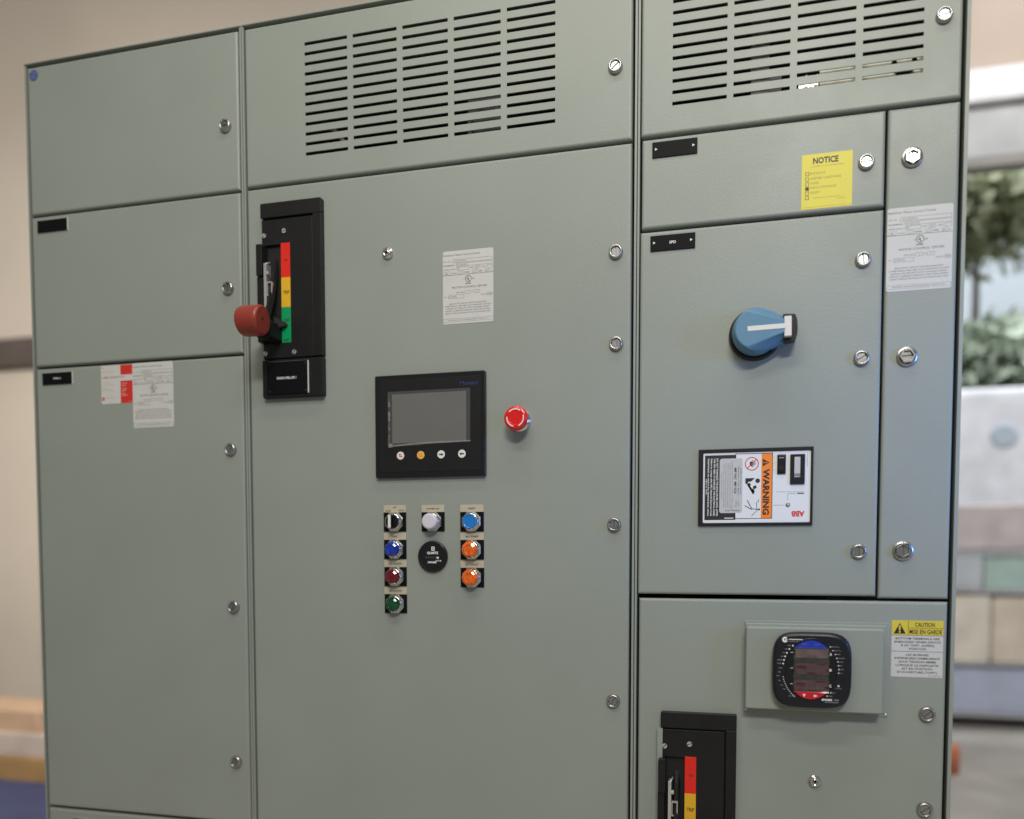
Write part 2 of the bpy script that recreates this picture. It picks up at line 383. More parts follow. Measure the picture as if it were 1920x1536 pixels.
add_door(RIGHT, 'louvered_door', (-170.2, 325.9, 718.6, 1011.5), holes=slots(-118.2, 89.2, 99.75, 4, 972.3, 18.42, 6.0, 12),
         latches=[(298.4, 844.1, 12, LATCH)], label='upper door punched with rows of cooling slots')
add_door(RIGHT, 'door', (-168.4, 217.6, 565.0, 713.2), latches=[(189.5, 635.2, 4, LATCH)])
add_door(RIGHT, 'door', (-170.2, 217.6, -56.6, 559.6), latches=[(187.7, 483.2, 95, LATCH), (188.4, 327.5, 30, LATCH), (190.0, 16.7, 92, LATCH)])
add_door(RIGHT, 'wireway_door', (221.4, 325.9, -59.6, 713.2), latches=[(257.2, 634.8, 92, BIGLATCH), (256.2, 326.1, 4, BIGLATCH), (257.0, 17.5, 90, BIGLATCH)],
         label='narrow vertical wireway door')
add_door(RIGHT, 'door', (-168.0, 325.9, -1190, -64.2), latches=[(299.1, -245.3, 40, LOWLATCH), (299.1, -401.6, 35, LOWLATCH)], studs=[(128.7, -366.4)])
# what shows through the slots
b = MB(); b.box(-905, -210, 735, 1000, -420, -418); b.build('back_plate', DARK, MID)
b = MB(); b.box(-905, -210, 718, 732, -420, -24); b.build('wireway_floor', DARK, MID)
b = MB(); b.tube([(-790, 850, -70), (-765, 822, -64), (-735, 792, -58), (-712, 762, -50), (-695, 735, -44)], 4.5); b.build('cable', CABLE, MID)
b = MB(); b.rrect(-500, -425, 738, 868, -120, -52, 6, 2); b.lathe([(30, -52), (30, -49), (26, -48)], 24, 0, -462, 803); b.build('fan_housing', GALV, MID)
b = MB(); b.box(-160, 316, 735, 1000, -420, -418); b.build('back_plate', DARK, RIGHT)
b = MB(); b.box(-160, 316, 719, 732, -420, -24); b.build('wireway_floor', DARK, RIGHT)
b = MB(); b.box(10, 40, 735, 960, -70, -55); b.box(40, 60, 735, 830, -62, -58); b.build('bracket', GALV, RIGHT)
b = MB(); b.box(118, 285, 740, 800.5, -18, -14.9); b.build('mounting_plate', TAN, RIGHT)
b = MB(); b.tube([(245 + 15 * math.cos(t), 793 + 20 * math.sin(t), -13) for t in [math.pi * (1 + i / 14) for i in range(15)]], 4.0)
b.build('cable_loop', BLACK, RIGHT)
for i in range(9):
    b = MB(); b.box(86 + i * 3.4, 88.4 + i * 3.4, 748, 786 + random.uniform(-6, 8), -20, -16 + random.uniform(-2, 1)); b.build('busbar_end', ZINC, RIGHT)

# ------------------------------------------------------------------ nameplates and stickers
def keep(b, name, m):
    o = b.build(name, m); me = o.data; bpy.data.objects.remove(o); return me
RIVET = keep(MB().lathe([(1.6, 1.9), (1.2, 2.2), (0.3, 2.3)], 10, 0), 'rivet', DARK)
TRI = keep(MB().poly([(-1.8, -2.2), (2.2, 0), (-1.8, 2.2)], 1.95, 2.12), 'triangle_mark', WHITEINK)
NPRIVET = keep(MB().lathe([(2.2, 13.9), (2.0, 14.25), (0.2, 14.05)], 12, 0), 'rivet', DARK)
def nameplate(label, x, z, w=75, hgt=25.6, txt=None, capx=None, marks=False, core=True, capz=3.2):
    n = thing('nameplate', label, 'nameplate', x, z, 'small black engraved nameplates')
    b = MB(); b.rrect(-w / 2, w / 2, -hgt / 2, hgt / 2, 0, 1.0, 0.6, 0, 1); b.rrect(-w / 2, w / 2 - (1.3 if core else 0), -hgt / 2, hgt / 2 - (0.7 if core else 0), 1.0, 2.0, 0.6, 0.3, 0)
    b.build('plate', [PLATE, CORE if core else PLATE], n)
    b = MB()
    if txt: b.text(txt, 0, 0, capz, 2.05, 0, w=capx, bold=0.02)
    if marks:
        for q in (-1, 1): part('triangle_mark', TRI, n, q * 31, 1)
    if txt: ink(b, WHITEINK, n)
    if not marks:
        for q in (-1, 1): part('rivet', RIVET, n, q * 33, 0)
    return n
nameplate('blank black nameplate at the top left of the second plain door', -1384.2, 688.8)
nameplate('black nameplate lettered PANEL A on the tall left door', -1382.8, 377.5, txt='PANEL A', capx=19)
nameplate('black nameplate at the bottom left corner, cut off by the picture edge', -1334, -562)
nameplate('blank black nameplate below the right-hand louvers', -113.3, 693.3, marks=True, core=False)
nameplate('black nameplate lettered SPD above the blue rotary handle', -115.3, 538.6, txt='SPD', capx=11, marks=True, core=False, capz=4.4)

def badge():
    n = thing('logo_badge', 'round blue monogram badge in the top left corner of the cabinet line-up', 'badge', -1421.8, 994.6)
    b = MB(); b.lathe([(10.8, 0), (10.8, 0.8), (10.2, 1.2)], 36, 0); b.build('disc', mat('blue_badge_enamel', (0.05, 0.07, 0.24), 0.35, vary=0.1), n)
    b = MB(); b.arc(0, 0, 8.8, 9.7, 0, 360, 1.3, 0, 36); b.text('GE', 0, 0, 9.5, 1.3, 0, w=11.5)
    for a in (35, 125, 215, 305): b.arc(5.2 * math.cos(math.radians(a)), 5.2 * math.sin(math.radians(a)), 2.4, 3.1, a - 120, a + 60, 1.3, 0, 10)
    ink(b, mat('pale_blue_print', (0.22, 0.26, 0.46), 0.4, vary=0.05), n)
badge()

RATING = None
def rating(label, x, z, sect):
    global RATING
    n = thing('rating_label', label, 'label', x, z, 'white rating labels on the cabinet sections')
    if RATING is None:
        b = MB(); b.rrect(-48, 48, -65, 65, 0, 0.35, 3.5, 0.15, 0); s = b.build('t', LABEL); p = s.data
        b = MB(); h = 0.42
        T = lambda t, xx, zz, c=2.1, w=None, al='L', bo=0.0, m=1: b.text(t, xx, zz, c, h, m, w=w, align=al, bold=bo)
        T('ReliaGear Motor Control Center', -46.5, 57.5, 3.3, 70)
        T('CAT. NO.', -46.5, 46.5, 2.0, 14); b.frame(-29, 46, 43.6, 49.8, 0.35, h, 1); T('1521NW97P10', -26, 46.6, 2.2, 22)
        T('DIAGRAM NO.', -46.5, 39.3, 2.0, 22, bo=0.02); b.frame(-22, 46, 36.8, 42.6, 0.35, h, 1); T('DC1521NW10', -20.5, 39.6, 2.2, 20)
        T('AMPS SUPPLY', -46.5, 32.3, 2.0, 24); b.frame(-21, 1.6, 29.9, 35.8, 0.35, h, 1); T('800', -20, 32.8, 2.2)
        T('VERT', 3.5, 32.8, 2.0, 8); b.frame(13.5, 23, 30, 35.6, 0.35, h, 1); T('300', 15.5, 32.8, 2.2); T('NEUT', 27, 32.8, 2.0, 8); b.frame(36.5, 46, 30, 35.6, 0.35, h, 1)
        T('480', -43, 25.4, 2.2); b.frame(-46, -34, 23.4, 28.6, 0.3, h, 1); T('VOLTS', -32, 25.4, 2.0, 11); b.frame(-18, -9.5, 23.4, 28.6, 0.35, h, 1); T('3', -14.5, 25.6, 2.2)
        T('PHASE', -8, 25.6, 2.0, 11, bo=0.02); b.frame(8.5, 16.5, 23.4, 28.6, 0.35, h, 1); T('3', 11.5, 25.6, 2.2); T('WIRE', 18.5, 25.6, 2.0, 9, bo=0.02)
        b.frame(32.5, 40, 23.4, 28.6, 0.35, h, 1); T('60', 34, 25.6, 2.2); T('HZ', 41.5, 25.6, 2.0)
        b.rect(-48, 48, 21.9, 22.5, h, 0)
        b.arc(0.8, 14.0, 5.2, 6.1, 0, 360, h, 0, 36); b.text('U', -0.9, 15.0, 5.0, h, 0, w=3.0, bold=0.03); b.text('L', 1.9, 13.0, 5.0, h, 0, w=2.6, bold=0.03)
        T('C', -8.6, 13.2, 2.2, m=0); T('US', 8.2, 13.6, 2.2, bo=0.03, m=0); b.text('LISTED', 0.6, 5.6, 2.0, h, 0, w=11, bold=0.04)
        b.text('MOTOR CONTROL CENTER', 3.2, -0.4, 3.4, h, 0, w=66)
        T('SECTION', -22, -9.5, 2.0, 15); b.frame(-5.8, 5.2, -12.4, -6.6, 0.35, h, 1); T('OF', 7, -9.6, 2.0); b.frame(11.5, 22.5, -12.4, -6.9, 0.35, h, 1); T('3', 16, -9.6, 2.4)
        T('NO.', -45, -16.3, 2.0); b.frame(-37.4, -7.7, -19.6, -13.2, 0.35, h, 1); T('2159420', -36, -16.4, 2.2, 15)
        T('PLANT', 24.5, -16, 2.0, 11); b.frame(37, 46, -18.6, -13, 0.35, h, 1); b.text('MEB', 41.5, -15.8, 2.2, h, 0, w=7)
        for i, (t, w) in enumerate((('BUS SHORT CIRCUIT RATING 65000 RMS', 70), ('SYMMETRICAL AMPS 480 VOLTS MAXIMUM. DO NOT', 88), ('INSTALL ON CIRCUITS WITH AVAILABLE SHORT', 82),
                                    ('CIRCUIT CURRENTS GREATER THAN THE LOWEST', 86), ('SHORT CIRCUIT RATING OF ANY INSTALLED UNIT', 86))):
            b.text(t, 0, -29 - 4.25 * i, 2.3, h, 0, w=w)
        b.frame(-47, 47.4, -61.4, -55.6, 0.3, h, 1); b.text('INDUSTRIAL MOTOR CONTROL EQUIPMENT, MADE IN U.S.A.', 0, -58.5, 1.8, h, 1, w=78)
        q = b.mesh('lettering', [INK, GREYINK]); RATING = (p, q); bpy.data.objects.remove(s)
    part('vinyl', RATING[0], n); part('lettering', RATING[1], n)
    b = MB(); b.text(sect, 0, -9.5, 2.4, 0.42, 0); b.build('section_number', INK, n, fix=False)
rating('white rating label overlapping a red and white sticker on the left cabinet', -1151.7, 332.8, '1')
rating('white rating label beside the red-knobbed breaker handle on the middle door', -481.1, 494.3, '2')
rating('white rating label on the narrow wireway door at the right edge', 270.9, 494.3, '3')

def service_sticker():
    n = thing('service_sticker', 'red and white service hotline sticker tucked under the left rating label', 'sticker', -1237.4, 358.1)
    b = MB(); b.rrect(-38.2, 38.2, -38.8, 38.8, 0, 0.2, 3, 0.1, 0); b.build('vinyl', LABEL, n)
    b = MB(); h = 0.26
    b.rect(9.2, 38.2, 18.6, 38.2, h, 0); b.rect(8.8, 38.2, -38.6, 6.4, h, 0)
    b.text('1-888-GE-RESOLVE', -9, 14.6, 4.2, h, 1, w=53, bold=0.01)
    b.rect(-35, -32.5, 33, 34.6, h, 3)
    for z, w in ((26, 28), (4, 19), (-0.5, 28), (-8.2, 15), (-11.2, 27)):
        b.text({26: 'Need assistance? Call', 4: 'Customer service', -0.5: 'Technical support and parts', -8.2: 'Field services', -11.2: 'Emergency repair, spare parts'}[z], -35, z, 1.7, h, 1, w=w, align='L')
    b.arc(-33.6, -28.4, 0, 3.8, 0, 360, h, 0, 24); b.text('GE', -33.6, -28.4, 3.0, 0.3, 2, w=4)
    b.text('imagination at work', -27, -26.5, 1.7, h, 1, w=22, align='L')
    for z, t in ((1.5, 'Customer'), (-3, 'Service'), (-9.5, 'Technical'), (-13.5, 'Support'), (-19, 'Spares'), (-22.5, 'Emergency')):
        b.text(t, 12, z, 2.2, h + 0.04, 2, align='L')
    b.text('DEQ-051', 36.5, -36, 1.4, h + 0.04, 2, align='R')
    ink(b, [REDINK, PINKINK, WHITEINK, GREYINK], n)
service_sticker()

def notice():
    n = thing('notice_sticker', 'square yellow NOTICE sticker with tick boxes beside a latch', 'sticker', 130.3, 614.1)
    b = MB(); b.rrect(-38.9, 38.9, -43.3, 43.3, 0, 0.3, 0.8, 0.1, 0); b.build('vinyl', YELLOW, n)
    b = MB(); h = 0.36
    b.text('NOTICE', -2, 32.6, 9.2, h, 0, w=39, bold=0.035); b.text('LOCATED IN THIS COMPARTMENT', 1.3, 23.6, 2.2, h, 1, w=51)
    for i, z in enumerate((12.7, 4.4, -3.2, -10.6, -17.8, -25.1)):
        b.frame(-33, -27.2, z - 2.9, z + 2.9, 0.8, h, 2)
        if i == 3: b.rect(-32.2, -28, z - 2.1, z + 2.1, h, 2)
    for t, z, w in (('BUS SPLICE', 13, 23), ('ASSEMBLY HARDWARE', 5, 47), ('TAPES', -2.7, 13), ('INSTRUCTION BOOK', -9.6, 41), ('GASKET', -17.2, 16)):
        b.text(t, -25.4, z, 3.6, h, 1, w=w, align='L')
    b.rect(-21, 22, -26.5, -26, h, 1); b.text('55-211632', 21, -29.6, 2.0, h, 1, w=13); b.rect(-38, 38, -40.6, -40.2, h, 1)
    ink(b, [INK, FADED, mat('brown_print', (0.05, 0.03, 0.01), 0.5, vary=0.1)], n)
notice()

def caution():
    n = thing('caution_sticker', 'yellow and white CAUTION sticker right of the grey meter box', 'sticker', 281.8, -140.6)
    b = MB(); b.rect(-38.6, 38.6, -46, 21.7, 0.3, 0); b.rect(-38.6, 38.6, 21.7, 46, 0.3, 1); b.add([(-38.6, -46, 0), (38.6, -46, 0), (38.6, 46, 0), (-38.6, 46, 0), (-38.6, -46, .3), (38.6, -46, .3), (38.6, 46, .3), (-38.6, 46, .3)], [(0, 1, 5, 4), (1, 2, 6, 5), (2, 3, 7, 6), (3, 0, 4, 7)])
    b.build('vinyl', [LABEL, CAUTY], n)
    b = MB(); h = 0.38
    b.rect(-38.6, 38.6, 21.5, 22.1, h, 0); b.rect(-13.9, -13.3, 22.2, 45.6, h, 0); b.rect(-13.2, 38.4, 33.3, 33.9, h, 0); b.rect(-38.6, 38.6, -4.7, -4.1, h, 0)
    b.flat([(-35.6, 24.2), (-17.4, 24.2), (-26.5, 41.6)], h, 0)
    b.rect(-27.9, -25.1, 29.8, 37.6, h + 0.05, 1); b.arc(-26.5, 27.1, 0, 1.6, 0, 360, h + 0.05, 1, 12)
    b.text('CAUTION', 11, 39.2, 6.6, h, 0, w=29.5, bold=0.02); b.text('MISE EN GARDE', 12.4, 27.8, 7.0, h, 0, w=48.5, bold=0.02)
    for i, (t, w) in enumerate((('BOTTOM TERMINALS ARE', 66), ('ENERGIZED WHEN DEVICE', 69), ('IS IN "OFF", (OPEN)', 50), ('POSITION', 25))): b.text(t, 0.6, 16.6 - 5.55 * i, 3.3, h, 0, w=w, bold=0.015)
    for i, (t, w) in enumerate((('LES BORNES', 34), ('INFERIEURES DEMEURENT', 68), ('SOUS TENSION MEME', 56), ('LORSQUE LE DISPOSITIF', 64), ('EST EN POSITION', 45), ('D\'OUVERTURE ("OFF")', 59))): b.text(t, 0.6, -9.8 - 5.65 * i, 3.3, h, 0, w=w, bold=0.015)
    b.text('55-215872G01', 36, -43.2, 1.5, h, 0, w=18, align='R')
    ink(b, [INK, mat('yellow_print', (0.66, 0.53, 0.06), 0.45, vary=0.03)], n)
caution()

# ------------------------------------------------------------------ breaker operating mechanism
def slot_screw(r=4.4):
    b = MB(); b.lathe([(r * 1.25, 0.1), (r * 1.25, 0.3), (r, 0.3)], 20, 1, smooth=False, cap=False)
    g = 0.17 * r
    b.lathe([(r, 0.1), (r, 0.6), (0.1, 0.6)], 20, 1, smooth=False)
    for sgn in (1, -1):
        a0 = math.asin(g / r); pts = [(r * math.cos(a0 + (math.pi - 2 * a0) * i / 10), sgn * r * math.sin(a0 + (math.pi - 2 * a0) * i / 10)) for i in range(11)]
        if sgn < 0: pts.reverse()
        b.poly(pts, 0.6, 2.0, 0)
    o = b.build('t', [ZINC, DARK]); m = o.data; bpy.data.objects.remove(o); return m
SCREW = slot_screw()
def operator(label, x, z, nameplate_text, bracket):
    n = thing('breaker_handle', label, 'breaker handle', x, z, 'flange-mounted breaker handles')
    b = MB(); b.rrect(-64, 64, 155.2, 182.7, 0, 12, 2.5, 1.2); b.rrect(46.4, 64, -108, 155.2, 0, 12, 0.4, 1.2); b.rrect(-64, 64, -182.7, -111.0, 0, 12, 2.5, 1.2)
    b.box(-63, 46, -111, 155, 0, 3); b.build('frame', BLACK, n)
    door(-63, 44.8, -108.2, 152.6, holes=[(-57, -22.6, -80, 105)], rb=1.4, back=6, h1=9.5).build('face_plate', BLACK, n)
    b = MB(); b.box(-57, -22.6, -80, 105, 3.2, 3.8); b.build('slot_liner', DARK, n)
    for q, (sx, sz, rot) in enumerate(((-57.0, 123, 50), (-14.4, 128.5, 15), (-57.5, -98.5, 65), (4.0, -98.5, 60))): part('screw', SCREW, n, sx, sz, 9.5, rot)
    for nm, z0, z1, m, tx, tz, w, cp in (('red_strip', 42.5, 106.4, SRED, 'ON', 74, 7.5, 4.6), ('yellow_strip', -13.2, 42.3, SYEL, 'TRIP', 14.2, 13.0, 6.4), ('green_strip', -79.7, -13.4, SGRN, 'OFF', -38.5, 11.5, 6.4)):
        b = MB(); b.rrect(-22.0, -2.8, z0, z1, 9.4, 10.1, 0.3, 0.15); o = b.build(nm, m, n)
        b = MB(); b.text(tx, -11.6, tz, cp, 10.2, 0, w=w, bold=0.02)
        if tx == 'OFF':
            c = MB(); c.text('RESET', -12.2, -75, 4.2, 10.2, 0, w=14.5, bold=0.02); ink(c, mat('strip_print', (0.03, 0.03, 0.015), 0.5, vary=0.1), o)
        ink(b, mat('strip_print', (0.10, 0.02, 0.01) if tx == 'ON' else (0.03, 0.03, 0.015), 0.5, vary=0.1), o)
    b = MB(); b.rrect(-66.5, -54, 44, 103, 1, 24, 2, 1); b.rrect(-67.5, -55.5, -79, 44, 1, 20, 2.5, 1); b.build('side_guard', BLACK, n)
    b = MB(); b.rrect(-49, -43.8, -16, 66, 9, 26, 0.8, 0.4); b.tube([(-46.5, 60, 26), (-44.5, 66, 22), (-42, 70, 15)], 1.6)
    b.rrect(-45, -39, 44, 50, 22, 27, 1, 0.5); b.build('lock_plate', ZINC, n)
    b = MB()
    for bx in ((-43, -41.4, 5, 31), (-34.2, -32.6, 5, 31), (-41.4, -34.2, 5, 7.4), (-41.4, -34.2, 28.6, 31)): b.box(*bx, 18, 25)
    b.build('lock_hasp', ZINC, n)
    b = MB()                                            # swinging lever: leaves the slot and carries the grip
    prof = [(80, 4), (60, 12), (30, 20), (0, 28), (-30, 40), (-48, 50)]
    for w0, w1 in ((-42, -30),):
        rs = [[(w0, zz, hh - 8), (w1, zz, hh - 8), (w1 - 3, zz, hh), (w0 + 3, zz, hh)] for zz, hh in prof]
        b.rings(rs, 0, False, True, base=True)
    b.rrect(-52, -22.5, -79, -46, 4, 48, 4, 2)
    b.build('lever_arm', LEVER, n)
    b = MB()
    rs = [[(-30, -34, 12), (-30, -56, 12), (-30, -56, 24), (-30, -34, 24)], [(-16, -41, 11), (-16, -52, 11), (-16, -52, 19), (-16, -41, 19)], [(-9, -45, 11.5), (-9, -49, 11.5), (-9, -49, 14), (-9, -45, 14)]]
    b.rings(rs, 0, False, True, base=True); b.build('pointer', LEVER, n)
    # grip: stubby horizontal barrel with a slanted flat right end
    b = MB(); R = 26.8; hc = 85; zc = -60; seg = 28
    def barrel(xx, r, slant=0.0):
        return [(xx + slant * math.sin(2 * math.pi * i / seg + 0.6), zc + r * math.sin(2 * math.pi * i / seg), hc + r * math.cos(2 * math.pi * i / seg)) for i in range(seg)]
    body = [barrel(-57, R - 9), barrel(-56.2, R - 4.5), barrel(-54, R - 1.6), barrel(-50, R - 0.2), barrel(-30, R + 0.4), barrel(-17, R, 2.0), barrel(-13.6, R - 1.0, 3.0), barrel(-12.2, R - 3.6, 3.4)]
    b.rings(body, 0, True, False); b.add(body[0], [tuple(reversed(range(seg)))]); b.add(body[-1], [tuple(range(seg))])
    g = b.build('grip', KNOB, n)
    b = MB(); b.tube([(-14, zc + 2, hc + 3), (-10.6, zc + 2, hc + 3)], 2.3, 0, 12); b.build('set_screw', DARK, g)
    p = MB(); p.rrect(-53, 33.8, -177.5, -116, 11.5, 14.0, 0.6, 0.3, 0); p.box(33.8, 35.3, -176.8, -116.4, 11.5, 14.2, 1); p.box(-50, 33.8, -116, -115.4, 11.5, 13.6, 2)
    pl = p.build('nameplate', [PLATE, CORE, mat('laminate_edge', (0.14, 0.14, 0.14), 0.4, vary=0.1)], n)
    for q in ((-48, -121), (29, -121), (-48, -172), (29, -172)): part('rivet', NPRIVET, pl, *q)
    if nameplate_text:
        b = MB(); b.text(nameplate_text, -11, -147, 4.6, 14.08, 0, w=41, bold=0.025); ink(b, WHITEINK, pl)
    if bracket:
        b = MB(); b.box(-69.5, -60.5, -182, 153.5, 0.2, 12.6); b.build('side_bracket', PAINT, n)
operator('black breaker handle with dark red grip, complete, lettered KANOA WELL NO 1', -830.1, 494.3, 'KANOA WELL NO 1', False)
operator('black breaker handle cut off by the bottom edge, below the meter box', -63.5, -442.5, None, True)

# ------------------------------------------------------------------ touch panel
def touch_panel():
    n = thing('touch_panel', 'square black operator touchscreen with four round keys', 'touchscreen', -554.2, 247.9)
    b = MB(); b.rrect(-107.6, 107.6, -94, 94, 0, 8, 3, 1.4); b.build('bezel', BLACKG, n)
    b = MB(); b.rrect(-99, 99, -84, 85, 7.9, 8.6, 2, 0.4); b.build('front_membrane', BLACK, n)
    b = MB(); b.rrect(-72.6, 72.0, -31, 58.6, 8.5, 9.0, 0.5, 0.1); b.build('screen', SCREEN, n)
    # loose protective film with curled left and lower edge
    b = MB(); nx, nz = 24, 14; v = []; f = []
    for k in range(nz + 1):
        for i in range(nx + 1):
            u, w = i / nx, k / nz
            x = -80.8 + 160.6 * u; z = -36.0 + 99.6 * w
            if k == 0: z += 3.0 if 0.42 < u else 0.0
            if k == 0 and u < 0.06: z -= 2
            hh = 9.25 + 1.3 * max(0, 1 - u * 14) * (0.6 + 0.4 * math.sin(w * 25)) + 0.7 * max(0, 1 - w * 12) * (0.5 + 0.5 * math.sin(u * 23)) + 0.25 * math.sin(u * 17 + w * 9) * (abs(u - .5) > .45)
            v.append((x, z, hh))
    for k in range(nz):
        for i in range(nx): a = k * (nx + 1) + i; f.append((a, a + 1, a + nx + 2, a + nx + 1))
    b.add(v, f, 0, True); fl = b.build('protective_film', FILM, n)
    b = MB()                                            # lifted, creased margins of the film
    for i in range(10):
        z0, z1 = -33 + i * 8.6, -33 + (i + 1) * 8.6; j0, j1 = random.uniform(0, 2), random.uniform(0, 2)
        b.add([(-80.6 + j0, z0, 9.6), (-75.5 - j1 * 1.4 + z0 * 0.015, z0, 10.4 + j1), (-75.8 - j0 * 1.2 + z1 * 0.015, z1, 10.2 + j0), (-80.4 + j1, z1, 9.6)], [(0, 1, 2, 3)])
    b.add([(-79, -39, 9.5), (-70.5, -37.5, 9.8), (-71.5, -32, 11.5), (-80.4, -32, 9.8)], [(0, 1, 2, 3)])
    b.build('left_crease', CREASE, fl, fix=False)
    b = MB(); b.add([(-70, -34.8, 10), (-10, -30.8, 10.6), (-10, -33.2, 9.6), (-70, -37, 9.6)], [(0, 1, 2, 3)]); b.add([(-10, -30.8, 10.6), (80, -30.0, 9.9), (80, -31.6, 9.5), (-10, -34.0, 9.6)], [(0, 1, 2, 3)]); b.build('lower_crease', CREASE, fl, fix=False)
    b = MB(); b.text('Msmart', 77.2, 72.7, 6.4, 8.7, 0, w=34, bold=0.02); ink(b, DIMBLUE, n)
    for i, bx in enumerate((-56.6, -16.5, 23.4, 63.6)):
        b = MB(); b.lathe([(7.3, 8.5), (7.3, 9.0), (6.9, 9.3)], 28, 0, bx, -54)
        o = b.build('function_key', [WHITEPL, mat('yellow_key', (0.80, 0.50, 0.12), 0.4, vary=0.05)][1 if i == 1 else 0], n)
        b = MB(); h = 9.4; z = -54
        if i == 0:
            for q in (1, -1):
                b.rect(bx - 2.6, bx + 2.6, z + q * 1.7 - 0.8, z + q * 1.7 + 0.8, h)
                b.flat([(bx - q * 4, z + q * 1.7), (bx - q * 1.2, z + q * 1.7 - 2), (bx - q * 1.2, z + q * 1.7 + 2)][::q], h)
        elif i == 1:
            for q in (2.4, -0.4, -3.0): b.rect(bx - 4.0, bx + 4.0, z + q - 0.8, z + q + 0.8, h)
        else:
            q = 1 if i == 2 else -1
            b.rect(min(bx - q * 4.4, bx + q), max(bx - q * 4.4, bx + q), z - 1.1, z + 1.1, h)
            b.flat([(bx + q * 5, z), (bx + q * 0.6, z + 3), (bx + q * 0.6, z - 3)][::q], h)
        b.build('symbol', [REDINK, ORANGEINK, INK, INK][i], o, fix=False)
touch_panel()

# ------------------------------------------------------------------ emergency stop
def estop():
    n = thing('emergency_stop_button', 'red mushroom emergency stop button right of the touchscreen', 'button', -383.6, 250.6)
    b = MB(); b.lathe([(20.5, 0), (20.5, 3), (19, 5), (16.5, 5)], 36, 0, cap=False); b.lathe([(16.5, 5), (16.2, 12), (14.5, 13.5), (12, 13.5), (12, 20)], 36, 0, cap=False); b.build('collar', CHROME, n)
    b = MB(); b.lathe([(12, 16), (17, 17), (20.4, 19.5), (21.5, 23), (21.5, 26.5), (20.4, 29.4), (18.2, 31.0), (12.5, 31.4), (11.5, 30.8)], 44, 0, cap=True); hd = b.build('mushroom_head', ESTOP, n)
    for a in (95, 335, 215):
        b = MB(); b.arc(0, 0, 14.2, 16.0, a - 42, a + 42, 31.5, 0); b.build('arrow_mark', WHITEINK, hd, fix=False)
estop()

# ------------------------------------------------------------------ pilot devices
def legend_plate():
    b = MB(); b.rrect(-22.5, 22.5, -24.5, 11.2, 0.2, 1.6, 0.4, 0.2, 0); b.rrect(-22.5, 22.5, 11.2, 24.3, 0.2, 1.8, 0.4, 0.2, 1)
    return b
def nut_part():
    b = MB(); b.lathe([(19.3, 1.7), (19.3, 6.0), (17.6, 8.6), (15.6, 9.0)], 8, 0, smooth=False, cap=False, ph=math.pi / 8)
    b.lathe([(15.8, 9.0), (15.2, 12.0), (14.2, 13.0), (12.5, 13.0), (12.2, 9)], 36, 0, cap=False); return b
def lens(b, r, h0, h1, m=0):
    b.lathe([(r, h0), (r, h1 - 5)], 12, m, smooth=False, cap=False)
    b.lathe([(r, h1 - 5), (r * 0.86, h1 - 1.6), (r * 0.62, h1)], 12, m, smooth=False, cap=False)
    return b.lathe([(r * 0.62, h1), (r * 0.55, h1 - 1.2), (r * 0.2, h1 - 0.4)], 12, m, smooth=False)
GRP = 'round control devices on cream and black legend plates'
def pilot(kind, text, label, x, z):
    n = thing({'sel': 'selector_switch', 'btn': 'push_button', 'cap': 'indicator_light'}.get(kind, 'indicator_light'), label, {'sel': 'switch', 'btn': 'button'}.get(kind, 'indicator light'), x, z, GRP)
    p = legend_plate().build('legend_plate', [PLATE, CREAM], n)
    b = MB()
    if kind == 'sel': b.text('OFF', 0, 20.3, 2.5, 1.9, 0, w=7.5, bold=0.03); b.text('HAND', -13, 14.2, 2.3, 1.9, 0, w=11.5, bold=0.03); b.text('AUTO', 13, 14.4, 2.3, 1.9, 0, w=11.5, bold=0.03)
    else: b.text(text, 0, 17.4, 2.9, 1.9, 0, w={'CALL': 11, 'RESET': 14}.get(text, 25), bold=0.03)
    ink(b, mat('legend_print', (0.05, 0.04, 0.025), 0.5, vary=0.1), p)
    u = nut_part().build('nut', CHROME, n); u.location = (0, 0, -6.6 * MM)
    b = MB()
    if kind == 'sel':
        b.lathe([(13.2, 10), (13.2, 13.5), (12.4, 14.5)], 36, 0); b.rrect(-3.4, 3.4, -12.6, 12.6, 14, 25, 1.5, 1.0, 0); o = b.build('knob', BLACKG, n)
        c = MB(); c.rrect(-2.6, 2.6, -11.8, 11.8, 24.9, 25.5, 0.8, 0.2); c.box(-2.6, 2.6, 12.62, 13.2, 15, 24.9); c.build('white_insert', WHITEPL, o)
    elif kind == 'btn':
        b.lathe([(13.6, 10), (13.6, 15.0), (12.8, 16.2), (11.2, 16.2), (10.6, 15.4)], 40, 0); o = b.build('button_cap', LBLUE, n)
    elif kind == 'white':
        b.lathe([(14.4, 10), (14.4, 20), (13.6, 21.6), (11, 22.2)], 40, 0); o = b.build('lens', LWHITE, n)
    else:
        lens(b, {'orange': 15.2}.get(kind, 14.4), 10, 21); o = b.build('lens', {'cobalt': LCOB, 'ruby': LRED, 'emerald': LGRN, 'orange': LORG}[kind], n)
    o.location = (0, 0, -6.6 * MM)
pilot('sel', '', 'black selector switch with white bar, lettered HAND OFF AUTO', -626.6, 79.0)
pilot('cobalt', 'CALL', 'dark blue indicator light lettered CALL', -626.4, 27.9)
pilot('ruby', 'MOTOR RUN', 'dark red indicator light lettered MOTOR RUN', -626.2, -23.1)
pilot('emerald', 'MOTOR STOP', 'dark green indicator light lettered MOTOR STOP', -626.0, -74.1)
pilot('white', 'POWER ON', 'white indicator light lettered POWER ON above the hour meter', -550.3, 78.6)
pilot('btn', 'RESET', 'flat light blue push button lettered RESET', -474.4, 78.0)
pilot('orange', 'SS TRIP', 'orange indicator light between the blue push button and the lowest orange light', -474.2, 27.0)
pilot('orange', 'RS FAULT', 'orange indicator light lettered FAULT, lowest of the right-hand column', -474.0, -24.0)

